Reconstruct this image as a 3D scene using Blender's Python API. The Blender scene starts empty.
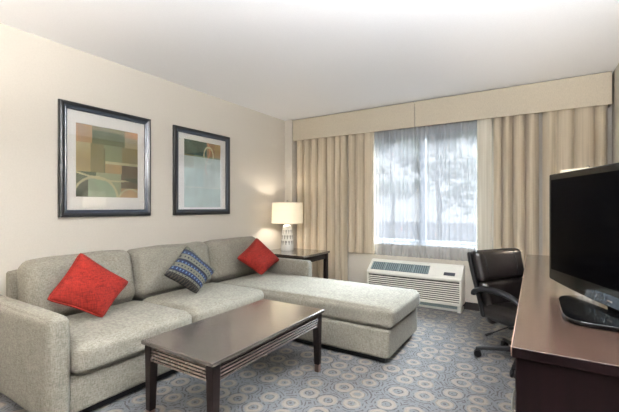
import bpy, bmesh, math, random
from mathutils import Vector, Matrix, noise
R = math.radians
random.seed(7)
S = bpy.context.scene
C = S.collection
PI = math.pi

# ------------------------------------------------------------------ materials
def new_mat(name):
    m = bpy.data.materials.new(name); m.use_nodes = True
    nt = m.node_tree
    return m, nt, nt.nodes['Principled BSDF']

def N(nt, t, **kw):
    n = nt.nodes.new(t)
    for k, v in kw.items(): setattr(n, k, v)
    return n

def ramp(nt, fac, stops):
    r = N(nt, 'ShaderNodeValToRGB')
    el = r.color_ramp.elements
    while len(el) < len(stops): el.new(0.5)
    for e, (p, c) in zip(el, stops):
        e.position = p; e.color = (*c, 1)
    nt.links.new(fac, r.inputs[0])
    return r.outputs[0]

def rgb(r, g, b):  # sRGB 0-255 -> linear
    return tuple(((c/255)/12.92 if c/255 <= .04045 else ((c/255+.055)/1.055)**2.4) for c in (r, g, b))

def simple(name, col, rough=.6, metal=0, coat=0, nscale=60, namt=.06, bump=0.0, spec=.5, stretch=(1,1,1)):
    m, nt, b = new_mat(name)
    tc = N(nt, 'ShaderNodeTexCoord'); mp = N(nt, 'ShaderNodeMapping'); mp.inputs['Scale'].default_value = stretch
    nt.links.new(tc.outputs['Object'], mp.inputs[0])
    no = N(nt, 'ShaderNodeTexNoise'); no.inputs['Scale'].default_value = nscale; no.inputs['Detail'].default_value = 4
    nt.links.new(mp.outputs[0], no.inputs['Vector'])
    lo = tuple(max(0, c*(1-namt*2)) for c in col); hi = tuple(min(1, c*(1+namt*2)) for c in col)
    nt.links.new(ramp(nt, no.outputs[0], [(.3, lo), (.7, hi)]), b.inputs['Base Color'])
    b.inputs['Roughness'].default_value = rough; b.inputs['Metallic'].default_value = metal
    b.inputs['Coat Weight'].default_value = coat; b.inputs['Coat Roughness'].default_value = .12
    b.inputs['Specular IOR Level'].default_value = spec
    if bump:
        bp = N(nt, 'ShaderNodeBump'); bp.inputs['Strength'].default_value = bump; bp.inputs['Distance'].default_value = .004
        nt.links.new(no.outputs[0], bp.inputs['Height']); nt.links.new(bp.outputs[0], b.inputs['Normal'])
    return m

def woven(name, c1, c2, scale=230, rough=.95, bump=.35, sheen=.2):
    """tweedy linen: two crossing sets of stretched threads"""
    m, nt, b = new_mat(name)
    tc = N(nt, 'ShaderNodeTexCoord')
    outs = []
    for st in ((.16, .16, 1.0), (1.0, 1.0, .12)):
        mp = N(nt, 'ShaderNodeMapping'); mp.inputs['Scale'].default_value = st
        nt.links.new(tc.outputs['Object'], mp.inputs[0])
        no = N(nt, 'ShaderNodeTexNoise'); no.inputs['Scale'].default_value = scale; no.inputs['Detail'].default_value = 2
        nt.links.new(mp.outputs[0], no.inputs['Vector']); outs.append(no.outputs[0])
    big = N(nt, 'ShaderNodeTexNoise'); big.inputs['Scale'].default_value = 9; big.inputs['Detail'].default_value = 3
    nt.links.new(tc.outputs['Object'], big.inputs['Vector'])
    a = N(nt, 'ShaderNodeMath', operation='ADD'); nt.links.new(outs[0], a.inputs[0]); nt.links.new(outs[1], a.inputs[1])
    a2 = N(nt, 'ShaderNodeMath', operation='MULTIPLY_ADD'); a2.inputs[1].default_value = .3
    nt.links.new(big.outputs[0], a2.inputs[0]); nt.links.new(a.outputs[0], a2.inputs[2])
    h = N(nt, 'ShaderNodeMath', operation='MULTIPLY'); h.inputs[1].default_value = 1/2.3
    nt.links.new(a2.outputs[0], h.inputs[0])
    nt.links.new(ramp(nt, h.outputs[0], [(.40, c1), (.60, c2)]), b.inputs['Base Color'])
    b.inputs['Roughness'].default_value = rough; b.inputs['Specular IOR Level'].default_value = .2
    b.inputs['Sheen Weight'].default_value = sheen
    bp = N(nt, 'ShaderNodeBump'); bp.inputs['Strength'].default_value = bump; bp.inputs['Distance'].default_value = .002
    nt.links.new(a.outputs[0], bp.inputs['Height']); nt.links.new(bp.outputs[0], b.inputs['Normal'])
    return m

def wood(name, c1, c2, rough=.3, coat=.3, axis='Y', scale=3.0, spec=.5):
    m, nt, b = new_mat(name)
    tc = N(nt, 'ShaderNodeTexCoord'); mp = N(nt, 'ShaderNodeMapping')
    mp.inputs['Scale'].default_value = {'Y': (14, .8, 14), 'X': (.8, 14, 14), 'Z': (14, 14, .8)}[axis]
    nt.links.new(tc.outputs['Object'], mp.inputs[0])
    no = N(nt, 'ShaderNodeTexNoise'); no.inputs['Scale'].default_value = scale; no.inputs['Detail'].default_value = 6; no.inputs['Distortion'].default_value = .6
    nt.links.new(mp.outputs[0], no.inputs['Vector'])
    nt.links.new(ramp(nt, no.outputs[0], [(.3, c1), (.7, c2)]), b.inputs['Base Color'])
    b.inputs['Roughness'].default_value = rough; b.inputs['Coat Weight'].default_value = coat; b.inputs['Coat Roughness'].default_value = .18
    b.inputs['Specular IOR Level'].default_value = spec
    return m

M = {}
M['wall'] = simple('wall_paint', rgb(204, 198, 188), .85, nscale=90, namt=.012, bump=.05, spec=.2)
M['ceiling'] = simple('ceiling_paint', rgb(244, 244, 247), .9, nscale=120, namt=.01, bump=.05, spec=.1)
M['base'] = simple('black_cove_base', rgb(42, 38, 37), .5)
M['sofa'] = woven('tweed_upholstery', rgb(102, 99, 89), rgb(136, 132, 121), scale=330, sheen=.05)
M['sofa_edge'] = woven('tweed_piping', rgb(120, 116, 102), rgb(160, 156, 140))
M['red'] = woven('red_woven_cotton', rgb(94, 22, 17), rgb(134, 36, 28), scale=160, bump=.6, sheen=0)
M['redpipe'] = woven('red_cord', rgb(98, 24, 18), rgb(138, 38, 28), scale=300, sheen=0)
M['darkwood'] = wood('espresso_wood', rgb(18, 12, 12), rgb(32, 23, 21), .4, .0, spec=.22)
M['tabletop'] = wood('espresso_table_top', rgb(60, 52, 47), rgb(80, 71, 65), .26, 1.0, spec=.5)
M['tabletop'].node_tree.nodes['Principled BSDF'].inputs['Coat IOR'].default_value = 1.8
M['slatwood'] = wood('glossy_slat_wood', rgb(52, 42, 40), rgb(74, 62, 60), .26, .8)
M['apronback'] = wood('dark_apron_board', rgb(12, 8, 8), rgb(20, 14, 13), .6, .0, spec=.1)
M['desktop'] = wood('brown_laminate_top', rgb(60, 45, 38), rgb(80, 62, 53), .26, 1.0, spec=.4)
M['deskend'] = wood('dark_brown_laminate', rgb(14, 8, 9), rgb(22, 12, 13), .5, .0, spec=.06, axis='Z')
M['frame'] = simple('black_blue_moulding', rgb(18, 20, 25), .34, coat=.15, nscale=30, namt=.08)
M['framein'] = simple('blue_black_bead_highlight', rgb(40, 50, 64), .32, coat=.5)  # bluish highlight along the inner bead, put into its base colour
M['mat'] = simple('white_mat_board', rgb(232, 230, 226), .9, namt=.01)
M['cream'] = simple('cream_plastic', rgb(238, 236, 228), .45, namt=.015)
M['creamdark'] = simple('grey_green_grille', rgb(150, 165, 166), .5)
M['slot'] = simple('dark_louvre_gap', rgb(48, 45, 40), .8)
M['slot2'] = simple('blue_grey_grille_depth', rgb(92, 108, 114), .6)
M['label'] = simple('dark_control_pad', rgb(60, 62, 70), .3)
M['rubber'] = simple('black_plastic', rgb(18, 18, 20), .42, nscale=80, spec=.3)
M['armpad'] = simple('black_blue_arm_plastic', rgb(20, 22, 27), .36, coat=.05, spec=.3)
M['leather'] = simple('dark_brown_black_leather', rgb(24, 20, 20), .36, coat=.25, spec=.35, nscale=25, namt=.12, bump=.35)
M['chrome'] = simple('chrome_column', rgb(150, 150, 155), .2, metal=1)
M['tvblack'] = simple('piano_black_plastic', rgb(6, 7, 8), .10, coat=.0, namt=.01, spec=.3)
M['tvscreen'] = simple('tv_panel', rgb(3, 3, 4), .12, namt=.0, spec=.12)
M['tvscreen'].node_tree.nodes['Principled BSDF'].inputs['IOR'].default_value = 1.12
M['tvsilver'] = simple('smoky_silver_trim', rgb(86, 98, 108), .25, metal=.6)
M['ceramic'] = simple('white_glazed_ceramic', rgb(238, 236, 230), .3, coat=.4, namt=.01)
M['ceramicdark'] = simple('grey_unglazed_relief', rgb(168, 166, 160), .8)
M['brass'] = simple('brushed_nickel', rgb(170, 165, 155), .3, metal=1)
M['footcap'] = simple('brown_metal_foot_cap', rgb(120, 100, 92), .3, metal=.7)
M['alu'] = simple('white_window_profile', rgb(205, 207, 210), .5, namt=.01)
M['winalu'] = simple('grey_window_profile', rgb(142, 148, 156), .5, namt=.01)
M['bark'] = simple('tree_bark', rgb(70, 62, 56), .9, nscale=12, namt=.2)
M['asphalt'] = simple('dark_asphalt', rgb(46, 45, 47), .95, nscale=3, spec=.0)
M['rim'] = simple('desk_edge_band', rgb(140, 112, 96), .3, coat=.4)

def mat_valance(name, c):
    m = simple(name, c, .9, nscale=200, namt=.04, bump=.2, spec=.2, stretch=(1, 1, .25))
    return m
M['valance'] = mat_valance('valance_fabric', rgb(196, 186, 168))

def drape_mat(name, c1, c2, c3):
    m, nt, b = new_mat(name)
    tc = N(nt, 'ShaderNodeTexCoord'); mp = N(nt, 'ShaderNodeMapping'); mp.inputs['Scale'].default_value = (60, 60, .8)
    nt.links.new(tc.outputs['Object'], mp.inputs[0])
    no = N(nt, 'ShaderNodeTexNoise'); no.inputs['Scale'].default_value = 1; no.inputs['Detail'].default_value = 3
    nt.links.new(mp.outputs[0], no.inputs['Vector'])
    col = ramp(nt, no.outputs[0], [(.3, c1), (.5, c2), (.7, c3)])
    nt.links.new(col, b.inputs['Base Color'])
    b.inputs['Roughness'].default_value = .75; b.inputs['Specular IOR Level'].default_value = .25; b.inputs['Sheen Weight'].default_value = .3
    tr = N(nt, 'ShaderNodeBsdfTranslucent'); nt.links.new(col, tr.inputs[0])
    mx = N(nt, 'ShaderNodeMixShader'); mx.inputs[0].default_value = .08
    nt.links.new(b.outputs[0], mx.inputs[1]); nt.links.new(tr.outputs[0], mx.inputs[2])
    nt.links.new(mx.outputs[0], nt.nodes['Material Output'].inputs['Surface'])
    return m
M['drape'] = drape_mat('satin_drape', rgb(194, 180, 158), rgb(206, 192, 170), rgb(216, 203, 182))
M['lining'] = drape_mat('pale_drape_lining', rgb(208, 202, 186), rgb(220, 214, 200), rgb(230, 226, 212))

def sheer_mat():
    m, nt, b = new_mat('white_voile')
    b.inputs['Base Color'].default_value = (*rgb(240, 242, 246), 1); b.inputs['Roughness'].default_value = .9
    tc = N(nt, 'ShaderNodeTexCoord'); mp = N(nt, 'ShaderNodeMapping'); mp.inputs['Scale'].default_value = (500, 500, 500)
    nt.links.new(tc.outputs['Object'], mp.inputs[0])
    no = N(nt, 'ShaderNodeTexNoise'); no.inputs['Scale'].default_value = 1
    nt.links.new(mp.outputs[0], no.inputs['Vector'])
    tr = N(nt, 'ShaderNodeBsdfTranslucent'); tr.inputs[0].default_value = (*rgb(108, 108, 111), 1)
    tp = N(nt, 'ShaderNodeBsdfTransparent')
    m1 = N(nt, 'ShaderNodeMixShader'); m1.inputs[0].default_value = .45
    nt.links.new(b.outputs[0], m1.inputs[1]); nt.links.new(tr.outputs[0], m1.inputs[2])
    m2 = N(nt, 'ShaderNodeMixShader')
    # looser weave where the noise is low
    mr = N(nt, 'ShaderNodeMapRange'); mr.inputs['To Min'].default_value = .40; mr.inputs['To Max'].default_value = .52
    nt.links.new(no.outputs[0], mr.inputs[0]); nt.links.new(mr.outputs[0], m2.inputs[0])
    nt.links.new(tp.outputs[0], m2.inputs[1]); nt.links.new(m1.outputs[0], m2.inputs[2])
    nt.links.new(m2.outputs[0], nt.nodes['Material Output'].inputs['Surface'])
    return m
M['sheer'] = sheer_mat()

def glass_mat(name, fac_ior=.04, tint=(1, 1, 1), rough=.0):
    m, nt, b = new_mat(name)
    tp = N(nt, 'ShaderNodeBsdfTransparent'); tp.inputs[0].default_value = (*tint, 1)
    gl = N(nt, 'ShaderNodeBsdfGlossy'); gl.inputs['Roughness'].default_value = rough
    lw_ = N(nt, 'ShaderNodeLayerWeight'); lw_.inputs['Blend'].default_value = .5
    pw = N(nt, 'ShaderNodeMath', operation='POWER'); pw.inputs[1].default_value = 4.5
    nt.links.new(lw_.outputs['Facing'], pw.inputs[0])
    fr = N(nt, 'ShaderNodeMath', operation='MULTIPLY_ADD'); fr.inputs[1].default_value = .9; fr.inputs[2].default_value = fac_ior
    nt.links.new(pw.outputs[0], fr.inputs[0])
    mx = N(nt, 'ShaderNodeMixShader')
    nt.links.new(fr.outputs[0], mx.inputs[0]); nt.links.new(tp.outputs[0], mx.inputs[1]); nt.links.new(gl.outputs[0], mx.inputs[2])
    nt.links.new(mx.outputs[0], nt.nodes['Material Output'].inputs['Surface'])
    return m
M['glass'] = glass_mat('clear_glass', tint=(.95, .97, .97))
M['pglass'] = glass_mat('picture_glass', .10, rough=.02)

def shade_mat(name, col, tw):
    m, nt, b = new_mat(name)
    b.inputs['Base Color'].default_value = (*col, 1); b.inputs['Roughness'].default_value = .9
    tc = N(nt, 'ShaderNodeTexCoord')
    no = N(nt, 'ShaderNodeTexNoise'); no.inputs['Scale'].default_value = 300
    nt.links.new(tc.outputs['Object'], no.inputs['Vector'])
    bp = N(nt, 'ShaderNodeBump'); bp.inputs['Strength'].default_value = .2; bp.inputs['Distance'].default_value = .002
    nt.links.new(no.outputs[0], bp.inputs['Height']); nt.links.new(bp.outputs[0], b.inputs['Normal'])
    tr = N(nt, 'ShaderNodeBsdfTranslucent'); tr.inputs[0].default_value = (*col, 1)
    mx = N(nt, 'ShaderNodeMixShader'); mx.inputs[0].default_value = tw
    nt.links.new(b.outputs[0], mx.inputs[1]); nt.links.new(tr.outputs[0], mx.inputs[2])
    nt.links.new(mx.outputs[0], nt.nodes['Material Output'].inputs['Surface'])
    return m
M['shade'] = shade_mat('linen_lamp_shade', rgb(238, 234, 224), .45)
M['leaf'] = shade_mat('tree_leaves', rgb(74, 84, 74), .25)

def emit(name, col, s):
    m, nt, b = new_mat(name)
    b.inputs['Base Color'].default_value = (*col, 1)
    b.inputs['Emission Color'].default_value = (*col, 1); b.inputs['Emission Strength'].default_value = s
    return m
M['bulb'] = emit('warm_bulb', (1, .8, .55), 6)
M['fixture'] = emit('fill_light_diffuser', (1, .97, .93), 6)  # glowing cover of the added ceiling fill light

def carpet_mat():
    m, nt, b = new_mat('patterned_carpet')
    tc = N(nt, 'ShaderNodeTexCoord')
    def vor(scale, rnd, off=(0, 0, 0)):
        mp = N(nt, 'ShaderNodeMapping'); mp.inputs['Location'].default_value = off
        nt.links.new(tc.outputs['Object'], mp.inputs[0])
        v = N(nt, 'ShaderNodeTexVoronoi'); v.voronoi_dimensions = '2D'; v.inputs['Scale'].default_value = scale; v.inputs['Randomness'].default_value = rnd
        nt.links.new(mp.outputs[0], v.inputs['Vector'])
        return v
    def math_(op, a, bb=None, c=None):
        n = N(nt, 'ShaderNodeMath', operation=op)
        for i, x in enumerate((a, bb, c)):
            if x is None: continue
            if isinstance(x, (int, float)): n.inputs[i].default_value = x
            else: nt.links.new(x, n.inputs[i])
        return n.outputs[0]
    v = vor(6.3, .42)
    # wobble of the ring outline
    no = N(nt, 'ShaderNodeTexNoise'); no.inputs['Scale'].default_value = 28; no.inputs['Detail'].default_value = 2
    nt.links.new(tc.outputs['Object'], no.inputs['Vector'])
    fine = N(nt, 'ShaderNodeTexNoise'); fine.inputs['Scale'].default_value = 420; fine.inputs['Detail'].default_value = 2
    nt.links.new(tc.outputs['Object'], fine.inputs['Vector'])
    d = math_('MULTIPLY_ADD', math_('SUBTRACT', no.outputs[0], .5), .13, v.outputs['Distance'])
    # per-ring radius from the cell colour
    sep = N(nt, 'ShaderNodeSeparateColor'); nt.links.new(v.outputs['Color'], sep.inputs[0])
    rad = math_('MULTIPLY_ADD', sep.outputs[0], .10, .21)
    ringd = math_('ABSOLUTE', math_('SUBTRACT', d, rad))
    ring = math_('SMOOTH_MIN', 1.0, math_('MAXIMUM', 0.0, math_('MULTIPLY', math_('SUBTRACT', .125, ringd), 11)), .1)
    # fine concentric dashed lines around each ring
    con = math_('SINE', math_('MULTIPLY', d, 48))
    v2 = vor(26, 1.0)
    dash = math_('GREATER_THAN', v2.outputs['Distance'], .34)
    cl = math_('MULTIPLY', math_('GREATER_THAN', con, .45), dash)
    base = ramp(nt, fine.outputs[0], [(.3, rgb(74, 76, 78)), (.7, rgb(108, 111, 114))])
    mixc = N(nt, 'ShaderNodeMix', data_type='RGBA'); mixc.inputs['B'].default_value = (*rgb(52, 48, 48), 1)
    nt.links.new(base, mixc.inputs['A']); nt.links.new(math_('MULTIPLY', cl, .9), mixc.inputs['Factor'])
    mixr = N(nt, 'ShaderNodeMix', data_type='RGBA')
    tan = ramp(nt, fine.outputs[0], [(.3, rgb(114, 104, 93)), (.7, rgb(150, 138, 123))])
    nt.links.new(mixc.outputs['Result'], mixr.inputs['A']); nt.links.new(tan, mixr.inputs['B'])
    nt.links.new(math_('MULTIPLY', ring, .75), mixr.inputs['Factor'])
    nt.links.new(mixr.outputs['Result'], b.inputs['Base Color'])
    b.inputs['Roughness'].default_value = 1; b.inputs['Specular IOR Level'].default_value = .1; b.inputs['Sheen Weight'].default_value = .2
    bp = N(nt, 'ShaderNodeBump'); bp.inputs['Strength'].default_value = .4; bp.inputs['Distance'].default_value = .004
    nt.links.new(fine.outputs[0], bp.inputs['Height']); nt.links.new(bp.outputs[0], b.inputs['Normal'])
    return m
M['carpet'] = carpet_mat()

def vcol_mat(name, rough=.8, bump=None):
    m, nt, b = new_mat(name)
    a = N(nt, 'ShaderNodeVertexColor'); a.layer_name = 'Col'
    tc = N(nt, 'ShaderNodeTexCoord'); no = N(nt, 'ShaderNodeTexNoise'); no.inputs['Scale'].default_value = 180
    nt.links.new(tc.outputs['Object'], no.inputs['Vector'])
    mx = N(nt, 'ShaderNodeMix', data_type='RGBA'); mx.blend_type = 'MULTIPLY'; mx.inputs['Factor'].default_value = .5
    nt.links.new(a.outputs[0], mx.inputs['A'])
    nt.links.new(ramp(nt, no.outputs[0], [(.3, (.75, .75, .75)), (.7, (1, 1, 1))]), mx.inputs['B'])
    nt.links.new(mx.outputs['Result'], b.inputs['Base Color'])
    b.inputs['Roughness'].default_value = rough
    return m
M['print'] = vcol_mat('printed_art')
M['stripe'] = vcol_mat('blue_stripe_weave', .95)

# ------------------------------------------------------------------ mesh helpers
def link(o, parent=None):
    C.objects.link(o)
    if parent is not None: o.parent = parent
    return o

def obj(name, bm, mats, parent=None, smooth=False, angle=None):
    me = bpy.data.meshes.new(name)
    bmesh.ops.recalc_face_normals(bm, faces=bm.faces)
    bm.to_mesh(me); bm.free()
    if not isinstance(mats, (list, tuple)): mats = [mats]
    for m in mats: me.materials.append(m)
    if smooth:
        for p in me.polygons: p.use_smooth = True
        if angle: me.set_sharp_from_angle(angle=R(angle))
    return link(bpy.data.objects.new(name, me), parent)

def bevel(o, w, seg=2):
    m = o.modifiers.new('bevel', 'BEVEL'); m.width = w; m.segments = seg; m.limit_method = 'ANGLE'; m.angle_limit = R(40)
    return o

def thing(name, label, cat, loc=(0, 0, 0), rz=0, group=None):
    o = bpy.data.objects.new(name, None); o.empty_display_size = .1
    o.location = loc; o.rotation_euler = (0, 0, rz); C.objects.link(o)
    return tag(o, label, cat, group)

def tag(o, label, cat, group=None):
    o['label'] = label; o['category'] = cat
    if group: o['group'] = group
    return o

def struct(name, bm, mats, parent=None, **kw):
    o = obj(name, bm, mats, parent, **kw); o['kind'] = 'structure'
    return o

def box(bm, x0, x1, y0, y1, z0, z1, mi=0, mat=None):
    vs = [bm.verts.new(v) for v in ((x0, y0, z0), (x1, y0, z0), (x1, y1, z0), (x0, y1, z0), (x0, y0, z1), (x1, y0, z1), (x1, y1, z1), (x0, y1, z1))]
    if mat is not None:
        for v in vs: v.co = mat @ v.co
    for f in ((0, 3, 2, 1), (4, 5, 6, 7), (0, 1, 5, 4), (1, 2, 6, 5), (2, 3, 7, 6), (3, 0, 4, 7)):
        fc = bm.faces.new([vs[i] for i in f]); fc.material_index = mi
    return vs

def prism(bm, pts, a0, a1, axis='x', mi=0):
    """extrude polygon pts (2D) from a0 to a1 along axis"""
    def mk(p, a):
        return {'x': (a, p[0], p[1]), 'y': (p[0], a, p[1]), 'z': (p[0], p[1], a)}[axis]
    A = [bm.verts.new(mk(p, a0)) for p in pts]; B = [bm.verts.new(mk(p, a1)) for p in pts]
    n = len(pts)
    for i in range(n):
        f = bm.faces.new((A[i], A[(i+1) % n], B[(i+1) % n], B[i])); f.material_index = mi
    f = bm.faces.new(A[::-1]); f.material_index = mi
    f = bm.faces.new(B); f.material_index = mi

def lathe(bm, prof, seg=40, c=(0, 0, 0), caps=True, mi=0, mfun=None):
    rings = []
    for r, z in prof:
        rings.append([bm.verts.new((c[0]+r*math.cos(2*PI*k/seg), c[1]+r*math.sin(2*PI*k/seg), c[2]+z)) for k in range(seg)])
    for i in range(len(rings)-1):
        for k in range(seg):
            f = bm.faces.new((rings[i][k], rings[i][(k+1) % seg], rings[i+1][(k+1) % seg], rings[i+1][k]))
            f.material_index = mfun(i, k) if mfun else mi
    if caps:
        f = bm.faces.new(rings[0][::-1]); f.material_index = mi
        f = bm.faces.new(rings[-1]); f.material_index = mi

def tube(bm, pts, rad, seg=10, mi=0, flat=1.0, closed=False):
    """swept tube; rad number or list; flat scales the vertical radius"""
    pts = [Vector(p) for p in pts]; n = len(pts); rings = []
    up = Vector((0, 0, 1))
    for i, p in enumerate(pts):
        if closed: d = pts[(i+1) % n]-pts[i-1]
        else: d = pts[min(i+1, n-1)]-pts[max(i-1, 0)]
        d.normalize()
        s = d.cross(up)
        if s.length < 1e-3: s = d.cross(Vector((1, 0, 0)))
        s.normalize(); t = s.cross(d).normalized()
        r = rad[i] if isinstance(rad, (list, tuple)) else rad
        rings.append([bm.verts.new(p+s*(r*math.cos(2*PI*k/seg))+t*(r*flat*math.sin(2*PI*k/seg))) for k in range(seg)])
    m = n if closed else n-1
    for i in range(m):
        A, B = rings[i], rings[(i+1) % n]
        for k in range(seg):
            f = bm.faces.new((A[k], A[(k+1) % seg], B[(k+1) % seg], B[k])); f.material_index = mi
    if not closed:
        bm.faces.new(rings[0][::-1]).material_index = mi; bm.faces.new(rings[-1]).material_index = mi

def smoothpath(pts, n=6):
    pts = [Vector(p) for p in pts]; out = []
    P = [pts[0]]+pts+[pts[-1]]
    for i in range(1, len(P)-2):
        for k in range(n):
            t = k/n; a, b, c, d = P[i-1], P[i], P[i+1], P[i+2]
            out.append(.5*((2*b)+(c-a)*t+(2*a-5*b+4*c-d)*t*t+(3*b-a-3*c+d)*t*t*t))
    out.append(pts[-1])
    return out

def rbox(bm, size, r, puff=(0, 0, 0), n=14, mat=Matrix(), wr=0.0, seed=0, mi=0, warp=None):
    """soft rounded box centred at origin: n grid per side, corners rounded by r, faces puffed"""
    hx, hy, hz = [s/2 for s in size]
    tmp = bmesh.new(); bmesh.ops.create_cube(tmp, size=2)
    bmesh.ops.subdivide_edges(tmp, edges=tmp.edges, cuts=n, use_grid_fill=True)
    vmap = {}
    for v in tmp.verts:
        def sp(t, h):   # concentrate points near the rounded ends
            return math.copysign(1-(1-abs(t))**1.0, t)
        x, y, z = v.co
        # cluster towards edges
        q = [math.sin(t*PI/2)*.6+t*.4 for t in (x, y, z)]
        p = Vector((q[0]*hx, q[1]*hy, q[2]*hz))
        rr = min(r, hx, hy, hz)
        inner = Vector((max(-hx+rr, min(hx-rr, p.x)), max(-hy+rr, min(hy-rr, p.y)), max(-hz+rr, min(hz-rr, p.z))))
        dlt = p-inner
        if dlt.length > 1e-6: p = inner+dlt.normalized()*rr
        bx = max(0, 1-x*x); by = max(0, 1-y*y); bz = max(0, 1-z*z)
        p.x += math.copysign(puff[0]*math.sqrt(by*bz), x) if abs(x) > .3 else puff[0]*math.sqrt(by*bz)*x/.3
        p.y += math.copysign(puff[1]*math.sqrt(bx*bz), y) if abs(y) > .3 else puff[1]*math.sqrt(bx*bz)*y/.3
        p.z += math.copysign(puff[2]*math.sqrt(bx*by), z) if abs(z) > .3 else puff[2]*math.sqrt(bx*by)*z/.3
        if wr:
            nv = noise.noise_vector(Vector((p.x*4+seed*7.1, p.y*4, p.z*4)))
            p += nv*wr
            nv = noise.noise_vector(Vector((p.x*11+seed*3.1, p.y*11, p.z*11)))
            p += nv*wr*.35
        if warp: p = warp(p)
        vmap[v] = bm.verts.new(mat @ p)
    for f in tmp.faces:
        nf = bm.faces.new([vmap[v] for v in f.verts]); nf.material_index = mi
    tmp.free()

T = Matrix.Translation
def Rm(a, ax): return Matrix.Rotation(R(a), 4, ax)

# ------------------------------------------------------------------ the room
XL, XR, YW, YB, H = -3.124, .625, 4.47, -2.6, 2.44
WX0, WX1, WZ0, WZ1 = -1.98, -.42, .70, 2.13

bm = bmesh.new(); box(bm, XL-.12, XR+.12, YB-.12, YW+.14, -.1, 0); struct('floor', bm, M['carpet'])
bm = bmesh.new(); box(bm, XL-.12, XR+.12, YB-.12, YW+.14, H, H+.1); struct('ceiling', bm, M['ceiling'])
bm = bmesh.new(); box(bm, XL-.12, XL, YB, YW, 0, H); struct('wall_left', bm, M['wall'])
bm = bmesh.new(); box(bm, XR, XR+.12, YB, YW, 0, H); struct('wall_right', bm, M['wall'])
bm = bmesh.new(); box(bm, XL-.12, XR+.12, YB-.12, YB, 0, H); struct('wall_front', bm, M['wall'])
bm = bmesh.new()
box(bm, XL-.12, WX0, YW, YW+.14, 0, H); box(bm, WX1, XR+.12, YW, YW+.14, 0, H)
box(bm, WX0, WX1, YW, YW+.14, 0, WZ0); box(bm, WX0, WX1, YW, YW+.14, WZ1, H)
struct('wall_back', bm, M['wall'])
# shallow pilaster in the corner
bm = bmesh.new(); box(bm, XL, -2.995, 4.318, YW, 0, H); struct('trim_1', bm, M['wall'])
def baseboard(name, x0, x1, y0, y1):
    bm = bmesh.new(); box(bm, x0, x1, y0, y1, 0, .085); bevel(struct(name, bm, M['base']), .003)
baseboard('baseboard_back', -2.995, XR, YW-.008, YW)
baseboard('baseboard_left', XL, XL+.008, YB+.01, 4.318)
baseboard('baseboard_right', XR-.008, XR, YB+.01, YW-.01)
baseboard('baseboard_front', XL+.01, XR-.01, YB, YB+.008)

# window: two sliding panes in white profiles
w = bpy.data.objects.new('window_1', None); w.location = ((WX0+WX1)/2, YW+.08, WZ0); C.objects.link(w); w['kind'] = 'structure'
def wl(bm):
    for v in bm.verts: v.co -= w.location
    return bm
bm = bmesh.new(); fw = .055; ya, yb = YW+.05, YW+.11
box(bm, WX0, WX0+fw, ya, yb, WZ0, WZ1); box(bm, WX1-fw, WX1, ya, yb, WZ0, WZ1)
box(bm, WX0+fw, WX1-fw, ya, yb, WZ0, WZ0+fw); box(bm, WX0+fw, WX1-fw, ya, yb, WZ1-fw-.02, WZ1)
obj('window_frame', wl(bm), M['winalu'], w)
bm = bmesh.new(); xm = -1.18
box(bm, xm-.035, xm+.035, ya+.005, yb-.005, WZ0+fw, WZ1-fw-.02); obj('mullion', wl(bm), M['winalu'], w)
for a, c in ((WX0+fw, xm-.035), (xm+.035, WX1-fw)):
    bm = bmesh.new(); box(bm, a+.001, c-.001, ya+.028, ya+.032, WZ0+fw+.001, WZ1-fw-.021); obj('glass_pane', wl(bm), M['glass'], w)
bm = bmesh.new(); box(bm, WX0+.002, WX1-.002, YW-.012, YW+.049, WZ0-.0, WZ0+.018); obj('window_sill', wl(bm), M['alu'], w)

# ------------------------------------------------------------------ valance boards
def valance(x0, x1, label):
    bm = bmesh.new(); y0 = 4.326
    box(bm, x0, x1, y0, y0+.012, 2.128, 2.432)
    box(bm, x0, x0+.012, y0+.012, YW-.001, 2.128, 2.432) if x0 < -2 else None
    box(bm, x1-.012, x1, y0+.012, YW-.001, 2.128, 2.432) if x1 > 0 else None
    box(bm, x0+.013, x1-.013, y0+.012, YW-.001, 2.405, 2.43)
    t = tag(bevel(obj('window_valance', bm, M['valance']), .004), label, 'valance', 'fabric valances over the window')
    return t
valance(-2.988, -1.2215, 'shorter left fabric-covered beige valance board above the left drapes')
valance(-1.2155, .607, 'longer right fabric-covered beige valance board running to the right wall')

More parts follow.
